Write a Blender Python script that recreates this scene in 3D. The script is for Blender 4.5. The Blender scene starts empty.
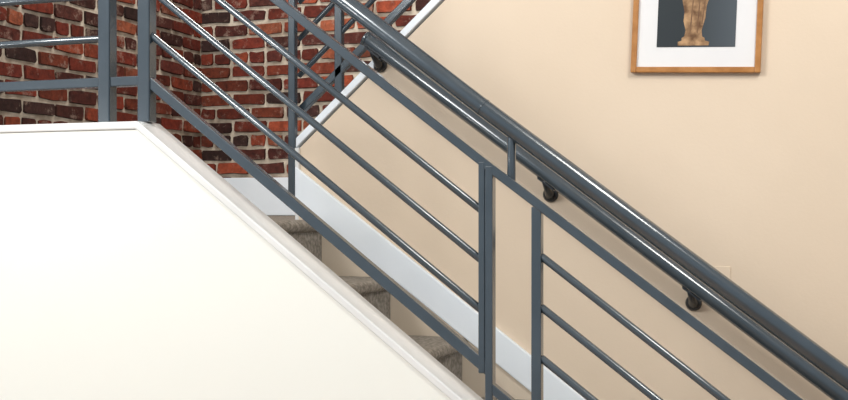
import bpy, bmesh, math, random
from mathutils import Vector, Matrix
random.seed(7)
S=bpy.context.scene
S.view_settings.view_transform='Standard'

# ---------------------------------------------------------------- materials
def nodes(name):
    m=bpy.data.materials.new(name); m.use_nodes=True
    nt=m.node_tree; b=nt.nodes['Principled BSDF']; return m,nt,b
def paint(name,c1,c2=None,rough=.5,scale=3,bump=0,bscale=60,spec=.5,metal=0,detail=4,coat=0):
    m,nt,b=nodes(name)
    b.inputs['Roughness'].default_value=rough; b.inputs['Metallic'].default_value=metal
    b.inputs['Specular IOR Level'].default_value=spec
    b.inputs['Coat Weight'].default_value=coat; b.inputs['Coat Roughness'].default_value=.10
    tc=nt.nodes.new('ShaderNodeTexCoord')
    n=nt.nodes.new('ShaderNodeTexNoise'); n.inputs['Scale'].default_value=scale; n.inputs['Detail'].default_value=detail
    nt.links.new(tc.outputs['Object'],n.inputs['Vector'])
    r=nt.nodes.new('ShaderNodeValToRGB'); c2=c2 or c1
    r.color_ramp.elements[0].position=.35; r.color_ramp.elements[1].position=.65
    r.color_ramp.elements[0].color=(*c1,1); r.color_ramp.elements[1].color=(*c2,1)
    nt.links.new(n.outputs['Fac'],r.inputs['Fac']); nt.links.new(r.outputs['Color'],b.inputs['Base Color'])
    if bump:
        n2=nt.nodes.new('ShaderNodeTexNoise'); n2.inputs['Scale'].default_value=bscale; n2.inputs['Detail'].default_value=6
        nt.links.new(tc.outputs['Object'],n2.inputs['Vector'])
        bp=nt.nodes.new('ShaderNodeBump'); bp.inputs['Strength'].default_value=bump; bp.inputs['Distance'].default_value=.004
        nt.links.new(n2.outputs['Fac'],bp.inputs['Height']); nt.links.new(bp.outputs['Normal'],b.inputs['Normal'])
    return m
M_white=paint('white_wall_paint',(.845,.865,.83),(.855,.875,.84),.22,2)
M_cap=paint('white_trim_paint',(.70,.72,.73),(.76,.78,.79),.35,4)
M_trim=paint('white_gloss_trim',(.80,.87,.95),(.84,.91,.98),.35,4)
M_skirt=paint('cream_string_board',(.66,.57,.46),(.7,.61,.50),.5,3)
M_cream=paint('cream_wall_paint',(.70,.58,.45),(.73,.61,.48),.6,1.3,.1,90)
M_metal=paint('slate_blue_painted_steel',(.036,.055,.073),(.046,.067,.088),.22,9,.05,200,.8,.15,4,.7)
M_black=paint('dark_bracket_metal',(.016,.020,.026),(.026,.031,.038),.25,9)
M_carpet=paint('grey_brown_loop_carpet',(.19,.17,.145),(.36,.33,.29),.95,70,1.0,220,.1)
M_floor=paint('oak_floor',(.33,.2,.1),(.42,.27,.15),.4,5)
M_ceil=paint('ceiling_paint',(.85,.84,.8),None,.8)
M_mortar=paint('pale_lime_mortar',(.34,.28,.22),(.66,.59,.49),.9,14,.9,70,.1)
M_oak=paint('orange_wood_frame',(.36,.15,.035),(.48,.22,.065),.35,25)
M_mat=paint('picture_mat_board',(.72,.73,.76),(.76,.77,.79),.7,2)
M_plate=paint('cream_plastic',(.71,.59,.46),(.73,.61,.475),.5,2)
M_bronze=paint('gilt_statue_print',(.13,.065,.03),(.48,.30,.16),.6,30,0,60,.3,0,8)
# brick
M_brick,nt,b=nodes('old_red_brick'); b.inputs['Roughness'].default_value=.8; b.inputs['Specular IOR Level'].default_value=.3
at=nt.nodes.new('ShaderNodeVertexColor'); at.layer_name='Col'
tc=nt.nodes.new('ShaderNodeTexCoord'); n=nt.nodes.new('ShaderNodeTexNoise'); n.inputs['Scale'].default_value=32; n.inputs['Detail'].default_value=8; n.inputs['Roughness'].default_value=.7
nt.links.new(tc.outputs['Object'],n.inputs['Vector'])
r=nt.nodes.new('ShaderNodeValToRGB'); r.color_ramp.elements[0].position=.30; r.color_ramp.elements[0].color=(.40,.40,.42,1)
r.color_ramp.elements[1].position=.66; r.color_ramp.elements[1].color=(1.3,1.3,1.3,1)
nt.links.new(n.outputs['Fac'],r.inputs['Fac'])
mx=nt.nodes.new('ShaderNodeMix'); mx.data_type='RGBA'; mx.blend_type='MULTIPLY'; mx.inputs[0].default_value=1
nt.links.new(at.outputs['Color'],mx.inputs[6]); nt.links.new(r.outputs['Color'],mx.inputs[7])
n3=nt.nodes.new('ShaderNodeTexNoise'); n3.inputs['Scale'].default_value=13; n3.inputs['Detail'].default_value=9; n3.inputs['Roughness'].default_value=.78
nt.links.new(tc.outputs['Object'],n3.inputs['Vector'])
r3=nt.nodes.new('ShaderNodeValToRGB'); r3.color_ramp.elements[0].position=.55; r3.color_ramp.elements[0].color=(0,0,0,1); r3.color_ramp.elements[1].position=.68; r3.color_ramp.elements[1].color=(.75,.75,.75,1)
nt.links.new(n3.outputs['Fac'],r3.inputs['Fac'])
mx2=nt.nodes.new('ShaderNodeMix'); mx2.data_type='RGBA'
nt.links.new(r3.outputs['Color'],mx2.inputs[0]); nt.links.new(mx.outputs[2],mx2.inputs[6]); mx2.inputs[7].default_value=(.42,.31,.25,1)
nt.links.new(mx2.outputs[2],b.inputs['Base Color'])
bp=nt.nodes.new('ShaderNodeBump'); bp.inputs['Strength'].default_value=.8; bp.inputs['Distance'].default_value=.006
nt.links.new(n.outputs['Fac'],bp.inputs['Height']); nt.links.new(bp.outputs['Normal'],b.inputs['Normal'])
# printed background of the picture
M_art,nt,b=nodes('art_print_background'); b.inputs['Roughness'].default_value=.45
tc=nt.nodes.new('ShaderNodeTexCoord'); sp=nt.nodes.new('ShaderNodeSeparateXYZ'); nt.links.new(tc.outputs['Object'],sp.inputs[0])
r=nt.nodes.new('ShaderNodeValToRGB'); mr=nt.nodes.new('ShaderNodeMapRange'); mr.inputs[1].default_value=-.13; mr.inputs[2].default_value=.13
nt.links.new(sp.outputs['X'],mr.inputs[0]); nt.links.new(mr.outputs[0],r.inputs['Fac'])
e=r.color_ramp.elements; e[0].position=.30; e[0].color=(.006,.014,.020,1); e[1].position=.95; e[1].color=(.055,.072,.09,1)
nt.links.new(r.outputs['Color'],b.inputs['Base Color'])

# ---------------------------------------------------------------- helpers
def mesh_obj(name,bm,mat,parent=None,bevel=0,seg=2,smooth=False):
    bmesh.ops.recalc_face_normals(bm,faces=bm.faces)
    me=bpy.data.meshes.new(name); bm.to_mesh(me); bm.free()
    if mat: me.materials.append(mat)
    o=bpy.data.objects.new(name,me); S.collection.objects.link(o)
    if parent: o.parent=parent
    if bevel:
        md=o.modifiers.new('bevel','BEVEL'); md.width=bevel; md.segments=seg; md.limit_method='ANGLE'
    return o
def empty(name,loc=(0,0,0)):
    o=bpy.data.objects.new(name,None); o.location=loc; o.empty_display_size=.1; S.collection.objects.link(o); return o
def prism(name,pts,y0,y1,mat,parent=None,bevel=0):
    bm=bmesh.new()
    a=[bm.verts.new((x,y0,z)) for x,z in pts]; c=[bm.verts.new((x,y1,z)) for x,z in pts]
    bm.faces.new(a); bm.faces.new(c[::-1]); k=len(pts)
    for i in range(k): bm.faces.new((a[i],a[(i+1)%k],c[(i+1)%k],c[i]))
    return mesh_obj(name,bm,mat,parent,bevel)
def box(name,lo,hi,mat,parent=None,bevel=0):
    return prism(name,[(lo[0],lo[2]),(hi[0],lo[2]),(hi[0],hi[2]),(lo[0],hi[2])],lo[1],hi[1],mat,parent,bevel)
def tube(name,pts,r,mat,parent=None,seg=24,radii=None,bev=.003):
    bm=bmesh.new(); P=[Vector(p) for p in pts]; rings=[]
    for i,p in enumerate(P):
        d0=(P[i]-P[i-1]).normalized() if i else (P[1]-P[0]).normalized()
        d1=(P[i+1]-P[i]).normalized() if i<len(P)-1 else d0
        t=(d0+d1).normalized(); up=Vector((0,1,0)) if abs(t.y)<.8 else Vector((0,0,1))
        if abs(P[0].y-P[-1].y)>.02: up=Vector((1,0,0))
        s=t.cross(up).normalized(); u=s.cross(t).normalized()
        rr=radii[i] if radii else r
        rings.append([bm.verts.new(p+(s*math.cos(a)+u*math.sin(a))*rr) for a in [2*math.pi*j/seg for j in range(seg)]])
    for A,B in zip(rings,rings[1:]):
        for j in range(seg):
            f=bm.faces.new((A[j],A[(j+1)%seg],B[(j+1)%seg],B[j])); f.smooth=True
    bm.faces.new(rings[0][::-1]); bm.faces.new(rings[-1])
    return mesh_obj(name,bm,mat,parent,bev)
def bar(name,pts,h,w,mat,parent=None,bevel=.003):
    y=pts[0][1]; top=[];bot=[]
    for p in pts:
        dx,dz=pts[1][0]-pts[0][0],pts[1][2]-pts[0][2]; c=abs(dx)/math.hypot(dx,dz)
        top.append((p[0],p[2]+h/2/c)); bot.append((p[0],p[2]-h/2/c))
    return prism(name,top+bot[::-1],y-w/2,y+w/2,mat,parent,bevel)

# ---------------------------------------------------------------- key dims (metres)
WALL=.90; LZ=1.445
XK=-1.942; ZK=1.750; KS=.756; xe=.33
# ---------------------------------------------------------------- knee wall
kn=empty('stair_knee_wall')
def kz(x): return ZK-KS*(x-XK)
bm=bmesh.new()
cols=[-3.22,-2.8,-2.4,XK]+[XK+(xe-XK)*i/8 for i in range(1,9)]
rows=[]
for x in cols:
    top=(ZK if x<=XK else kz(x))-.025
    zs=[top*j/6 for j in range(7)]
    rows.append(([bm.verts.new((x,-.055,z)) for z in zs],[bm.verts.new((x,.055,z)) for z in zs]))
for (a,c),(a2,c2) in zip(rows,rows[1:]):
    for j in range(6):
        bm.faces.new((a[j],a2[j],a2[j+1],a[j+1])); bm.faces.new((c[j],c[j+1],c2[j+1],c2[j]))
    bm.faces.new((a[6],a2[6],c2[6],c[6])); bm.faces.new((a[0],c[0],c2[0],a2[0]))
for (a,c) in (rows[0],rows[-1]):
    for j in range(6): bm.faces.new((a[j],a[j+1],c[j+1],c[j]))
mesh_obj('wall_panel',bm,M_white,kn)
prism('cap',[(-3.22,ZK-.024),(XK-.005,ZK-.024),(xe,kz(xe)-.027),(xe,kz(xe)),(XK,ZK),(-3.22,ZK)],-.061,.061,M_cap,kn,.004)
# ---------------------------------------------------------------- stairs
RUN,RISE=.275,.208
X0=-1.762; pts=[(-3.2,LZ-.3),(-3.2,LZ)]
def nosing(x,z,r=.022):
    return [(x-r+r*math.sin(a),z-r+r*math.cos(a)) for a in [i*math.pi/8 for i in range(9)]]+[(x-.022,z-2*r)]
x,z=X0,LZ
while z>.05:
    pts+=nosing(x,z); zn=z-RISE
    if zn<.02: pts.append((x-.022,0)); break
    pts.append((x-.022,zn)); x+=RUN; z=zn
pts+=[(-1.9,0),(-1.9,LZ-.3)]
st=empty('carpeted_staircase')
prism('lower_flight',pts,.06,WALL-.012,M_carpet,st)
box('landing',(-3.2,.07,LZ-.3),(-1.90,2.38,LZ-.001),M_carpet,st)
pts=[]; x,z=-1.80,LZ
pts.append((x,z-.3))
for i in range(9):
    pts.append((x,z+.2)); x+=.222; z+=.2; pts.append((x,z))
pts.append((x,z-.3))
prism('upper_flight',pts,WALL+.11,2.38,M_carpet,st)
# ---------------------------------------------------------------- cream wall
XW=-1.880; ZW=1.715; US=.90; xt=.75
prism('wall_back',[(XW,0),(2.6,0),(2.6,4.2),(xt,4.2),(xt,ZW+US*(xt-XW)),(XW,ZW)],WALL,WALL+.1,M_cream)
prism('trim_1',[(XW-.012,ZW),(xt,ZW+US*(xt-XW+.012)),(xt,ZW+US*(xt-XW+.012)+.036),(XW-.012,ZW+.036)],WALL-.012,WALL+.112,M_trim,None,.003)
sk=empty('trim_2')
def sz(x): return 1.65-.738*(x+1.887)
prism('skirt_cap',[(XW-.012,sz(XW)-.125),(xe+.9,sz(xe+.9)-.125),(xe+.9,sz(xe+.9)),(XW-.012,sz(XW))],WALL-.02,WALL,M_trim,sk,.004)
prism('string_board',[(XW,sz(XW)-.5),(.3,sz(.3)-.5),(.3,sz(.3)-.125),(XW,sz(XW)-.125)],WALL-.01,WALL,M_skirt,sk)
box('trim_3',(XW-.014,WALL-.012,LZ),(XW,WALL+.11,ZW),M_cap)

# ---------------------------------------------------------------- brick walls
def brick_wall(name,u0,u1,z0,z1,place,back):
    bm=bmesh.new(); col=bm.loops.layers.color.new('Col')
    pal=[(.49,.20,.135),(.43,.175,.13),(.56,.26,.17),(.36,.17,.14),(.26,.165,.15),(.62,.34,.235),(.47,.19,.135),(.52,.235,.155),(.31,.16,.135)]
    def quad(vs,m,c):
        f=bm.faces.new(vs); f.material_index=m
        for l in f.loops: l[col]=(*c,1)
    vs=[bm.verts.new(place(u,0,z)) for u,z in((u0,z0),(u1,z0),(u1,z1),(u0,z1))]
    vb=[bm.verts.new(place(u,back,z)) for u,z in((u0,z0),(u1,z0),(u1,z1),(u0,z1))]
    quad(vs,1,(1,1,1)); quad(vb,1,(1,1,1))
    for i in range(4): quad((vs[i],vs[(i+1)%4],vb[(i+1)%4],vb[i]),1,(1,1,1))
    H=.074; W=.208; row=0; z=z0
    while z+H<=z1+.001:
        u=u0-(W/2 if row%2 else 0)+random.uniform(-.02,0)
        hdr=(row%6==5); w=W/2 if hdr else W
        while u<u1:
            a=max(u,u0)+.006+random.uniform(0,.004); c=min(u+w,u1)-.006-random.uniform(0,.004)
            if c-a>.03:
                k=random.choice(pal); s=random.uniform(.7,1.1); k=tuple(min(1,v*s) for v in k)
                j=lambda m=.0045: random.uniform(-m,m)
                d=.010+random.uniform(-.004,.006)
                zb,zt=z+.009,z+H-.008
                out=[(a+.006+j(),zb+j()),((a+c)/2+j(),zb+j()),(c-.006+j(),zb+j()),(c+j(),zb+.010+j()),(c+j(),zt-.010+j()),(c-.006+j(),zt+j()),((a+c)/2+j(),zt+j()),(a+.006+j(),zt+j()),(a+j(),zt-.010+j()),(a+j(),zb+.010+j())]
                cu,cz=(a+c)/2,(zb+zt)/2
                B=[bm.verts.new(place(p,0.0005,q)) for p,q in out]
                F=[bm.verts.new(place(cu+(p-cu)*.975,d,cz+(q-cz)*.93)) for p,q in out]
                quad(F,0,k)
                for i in range(len(out)): quad((B[i],B[(i+1)%len(out)],F[(i+1)%len(out)],F[i]),0,tuple(v*.8 for v in k))
            u+=w
        z+=H; row+=1
    o=mesh_obj(name,bm,None); o.data.materials.append(M_brick); o.data.materials.append(M_mortar); return o
BX,BY=-3.22,2.40
brick_wall('wall_brick_rear',BX,2.6,LZ-.01,4.2,lambda u,d,z:(u,BY-d,z),-.15)
brick_wall('wall_brick_left',-.067,BY,LZ-.01,4.2,lambda u,d,z:(BX+d,u,z),-.15)
box('wall_left_lower',(BX-.15,-.067,0),(BX,BY+.15,LZ-.01),M_cream)
box('baseboard_rear',(BX+.03,BY-.035,LZ),(-1.78,BY-.018,LZ+.20),M_trim,None,.004)
box('baseboard_left',(BX+.018,.075,LZ),(BX+.034,BY-.04,LZ+.20),M_trim,None,.004)

# ---------------------------------------------------------------- front railing
ra=empty('stair_railing')
XJ=-.885; ZJ=1.617; SL,SR=.765,.742
def rz(x,off=0): return ZJ+off+( -SL*(x-XJ) if x<XJ else -SR*(x-XJ))
GP=.135; XA=-1.948; XB=-2.090; XC=-.874; XD=-.735
for i,x in enumerate((XB,XA)):
    box('landing_post_%d'%(i+1),(x-.021,-.021,ZK),(x+.021,.021,2.95),M_metal,ra,.004)
bar('top_bar',[(XA,0,rz(XA)),(XJ,0,rz(XJ)),(xe,0,rz(xe))],.025,.032,M_metal,ra)
bar('bottom_bar_upper',[(XA,0,rz(XA,-4*GP-.008)),(XC,0,rz(XC,-4*GP-.008))],.030,.030,M_metal,ra)
bar('bottom_bar_gap',[(XC,0,rz(XC,-4*GP-.05)),(XD,0,rz(XD,-4*GP-.05))],.024,.030,M_metal,ra)
bar('bottom_bar_lower',[(XD,0,rz(XD,-4*GP-.008)),(xe,0,rz(xe,-4*GP-.008))],.030,.03,M_metal,ra)
for k in (1,2,3):
    tube('infill_bar_upper_%d'%k,[(XA,0,rz(XA,-GP*k)),(XC-.012,0,rz(XC-.012,-GP*k))],.0105,M_metal,ra)
    tube('infill_bar_lower_%d'%k,[(XD+.01,0,rz(XD,-GP*k-.006)),(xe,0,rz(xe,-GP*k-.006))],.0105,M_metal,ra)
box('section_end_post',(XC-.0205,-.017,rz(XC,-4*GP-.022)),(XC-.0025,.017,rz(XC,.008)),M_metal,ra,.003)
box('mid_post',(XC-.0015,-.017,kz(XC)-.005),(XC+.0195,.017,rz(XC,-.004)),M_metal,ra,.003)
box('lower_post',(XD-.0135,-.015,kz(XD)-.012),(XD+.0135,.015,rz(XD+.0135,.0)),M_metal,ra,.003)
box('end_post',(xe-.04,-.018,kz(xe-.04)-.012),(xe,.018,rz(xe,.0)),M_metal,ra,.003)
HO=.146
tube('handrail',[(XA,0,rz(XA,HO)),(XJ,0,rz(XJ,HO)),(xe+.03,0,rz(xe+.03,HO))],.0245,M_metal,ra,32)
tube('handrail_collar',[(XJ-.0015,0,rz(XJ-.0015,HO)),(XJ+.001,0,rz(XJ+.001,HO))],.0255,M_metal,ra,32,None,0)
for i,x in enumerate((-1.75,-.806,.2)):
    tube('stub_post_%d'%(i+1),[(x,0,rz(x)),(x,0,rz(x,HO))],.0115,M_metal,ra)
bar('landing_bottom_bar',[(-3.2,0,1.876),(XA,0,1.876)],.030,.03,M_metal,ra)
for k in (1,2,3,4,5): tube('landing_bar_%d'%k,[(-3.2,0,1.876+GP*k),(XB,0,1.876+GP*k)],.0115,M_metal,ra)
tube('landing_handrail',[(-3.2,0,2.80),(XA,0,2.80),(XA+.02,0,rz(XA,HO))],.0245,M_metal,ra)

# ---------------------------------------------------------------- upper flight railing
rb=empty('stair_railing.001'); Y2=WALL+.05
def uz(x,off): return ZW+.036+US*(x-XW)+off
# side-mounted to the end board of the cream wall
box('newel_post',(XW-.043,Y2-.065,LZ+.075),(XW-.015,Y2-.037,3.2),M_metal,rb,.003)
box('post',(-1.755,Y2-.015,uz(-1.755,-.01)),(-1.725,Y2+.015,uz(-1.74,1.0)),M_metal,rb,.003)
box('post_far',(-.7,Y2-.016,uz(-.7,-.01)),(-.668,Y2+.016,uz(-.69,.9)),M_metal,rb,.003)
bar('bottom_bar',[(XW-.03,Y2,uz(XW,.10)),(.3,Y2,uz(.3,.10))],.028,.03,M_metal,rb)
for k in (1,2,3,4): tube('infill_bar_%d'%k,[(XW-.03,Y2,uz(XW,.10+.14*k)),(.3,Y2,uz(.3,.10+.14*k))],.0105,M_metal,rb)
tube('handrail',[(XW-.03,Y2,uz(XW,.85)),(.3,Y2,uz(.3,.85))],.025,M_metal,rb)

# ---------------------------------------------------------------- wall handrail
wr=empty('wall_handrail'); YH=.83
def wz(x): return 1.601-.745*(x+.9074)
tube('rail',[(-1.575,YH,wz(-1.575)),(.9,YH,wz(.9))],.0265,M_metal,wr,32)
tube('end_cap',[(-1.583,YH,wz(-1.583)),(-1.571,YH,wz(-1.571))],.0285,M_metal,wr,32)
for i,x in enumerate((-1.553,-.915,-.430,.2)):
    zr=wz(x); zb=zr-.070
    tube('bracket_%d_rosette'%(i+1),[(x,WALL-.0005,zb),(x,WALL-.006,zb),(x,WALL-.013,zb),(x,WALL-.019,zb)],.025,M_black,wr,28,[.027,.027,.022,.014],0)
    tube('bracket_%d_arm'%(i+1),[(x,WALL-.012,zb),(x,WALL-.026,zb+.004),(x,WALL-.046,zb+.014),(x,YH+.006,zb+.030),(x,YH,zr-.02)],.012,M_black,wr,20,[.019,.015,.0115,.012,.016],0)
    bar('bracket_%d_saddle'%(i+1),[(x-.028,YH,wz(x-.028)-.034),(x+.028,YH,wz(x+.028)-.034)],.007,.026,M_black,wr,.001)

# ---------------------------------------------------------------- framed picture
pc=Vector((-.415,WALL,2.217)); pf=empty('framed_statue_picture',pc); pf.rotation_euler=(0,math.radians(2.4),0)
W,H=.42,.56; FW=.019
def pbox(name,x0,x1,z0,z1,y0,y1,mat,bev=0): return box(name,(x0,y0,z0),(x1,y1,z1),mat,pf,bev)
pbox('frame_left',-W/2,-W/2+FW,-H/2,H/2,-.024,-.003,M_oak,.003)
pbox('frame_right',W/2-FW,W/2,-H/2,H/2,-.024,-.003,M_oak,.003)
pbox('frame_bottom',-W/2+FW,W/2-FW,-H/2,-H/2+FW,-.024,-.003,M_oak,.003)
pbox('frame_top',-W/2+FW,W/2-FW,H/2-FW,H/2,-.024,-.003,M_oak,.003)
pbox('mat_board',-W/2+FW,W/2-FW,-H/2+FW,H/2-FW,-.014,-.004,M_mat)
pbox('art_print',-.127,.127,-.195,.195,-.0155,-.0142,M_art)
fig=[(-.052,-.190),(.048,-.190),(.050,-.178),(.036,-.174),(.034,-.165),(.026,-.160),(.024,-.14),(.034,-.10),(.037,-.06),(.046,-.03),(.040,.0),(.034,.03),(.046,.06),(.038,.09),(.018,.104),(.010,.11),(.016,.125),(.014,.145),(.0,.155),(-.013,.146),(-.015,.125),(-.008,.11),(-.018,.102),(-.036,.085),(-.046,.05),(-.030,.02),(-.036,-.01),(-.042,-.04),(-.034,-.08),(-.036,-.11),(-.028,-.14),(-.032,-.160),(-.040,-.165),(-.040,-.174),(-.052,-.178)]
prism('printed_statue',[(x-.006,z) for x,z in fig],-.0162,-.0156,M_bronze,pf)
M_fold=paint('statue_fold_print',(.12,.055,.025),(.19,.10,.045),.6,40)
for i,(x0,x1,z0,z1) in enumerate(((-.022,-.010,-.158,-.02),(.002,.012,-.15,.01),(.016,.028,-.12,-.03))):
    prism('printed_fold_%d'%(i+1),[(x0,z0),(x0+.004,z0),(x1,z1),(x1-.003,z1)],-.0166,-.0163,M_fold,pf)

# ---------------------------------------------------------------- wall plate
op=empty('light_switch')
box('plate',(-.362,WALL-.004,1.215),(-.312,WALL,1.298),M_plate,op,.002)
box('toggle',(-.341,WALL-.010,1.25),(-.333,WALL-.004,1.265),M_plate,op,.001)

# ---------------------------------------------------------------- shell
box('floor',(-5,-5.5,-.1),(3,2.6,0),M_floor)
box('ceiling',(-5,-5.5,4.2),(3,2.6,4.3),M_ceil)

# ---------------------------------------------------------------- lights
def area(name,loc,target,size,power,col):
    l=bpy.data.lights.new(name,'AREA'); l.shape='RECTANGLE'; l.size=size[0]; l.size_y=size[1]; l.energy=power; l.color=col
    o=bpy.data.objects.new(name,l); o.location=loc; d=Vector(target)-Vector(loc); o.rotation_euler=d.to_track_quat('-Z','Y').to_euler(); S.collection.objects.link(o); return o
area('window_light',(-3.2,-3.0,3.72),(-1.5,0,1.4),(1.5,.7),132,(1,.99,.96))
area('ceiling_lamp',(.9,-1.6,3.9),(-.3,.9,2.4),(.9,.9),70,(1,.96,.90))
area('landing_lamp',(-2.2,1.2,4.1),(-2.6,1.7,1.9),(.6,.6),36,(1,.95,.88))
area('added_glare_light',(-4.2,-2.6,1.65),(-2.2,0,1.55),(.22,.30),10,(1,.97,.92))  # added lamp without a fixture, positioned so the white panel mirrors a soft glare
w=bpy.data.worlds.new('world'); S.world=w; w.use_nodes=True
w.node_tree.nodes['Background'].inputs[0].default_value=(.86,.93,1,1); w.node_tree.nodes['Background'].inputs[1].default_value=.54
# ---------------------------------------------------------------- camera
c=bpy.data.cameras.new('camera'); c.lens=47.55; c.sensor_width=36; c.shift_y=.0059; c.clip_start=.05
co=bpy.data.objects.new('camera',c); co.location=(0,-2.9,1.5); co.rotation_euler=(math.radians(90),0,math.radians(20)); S.collection.objects.link(co); S.camera=co
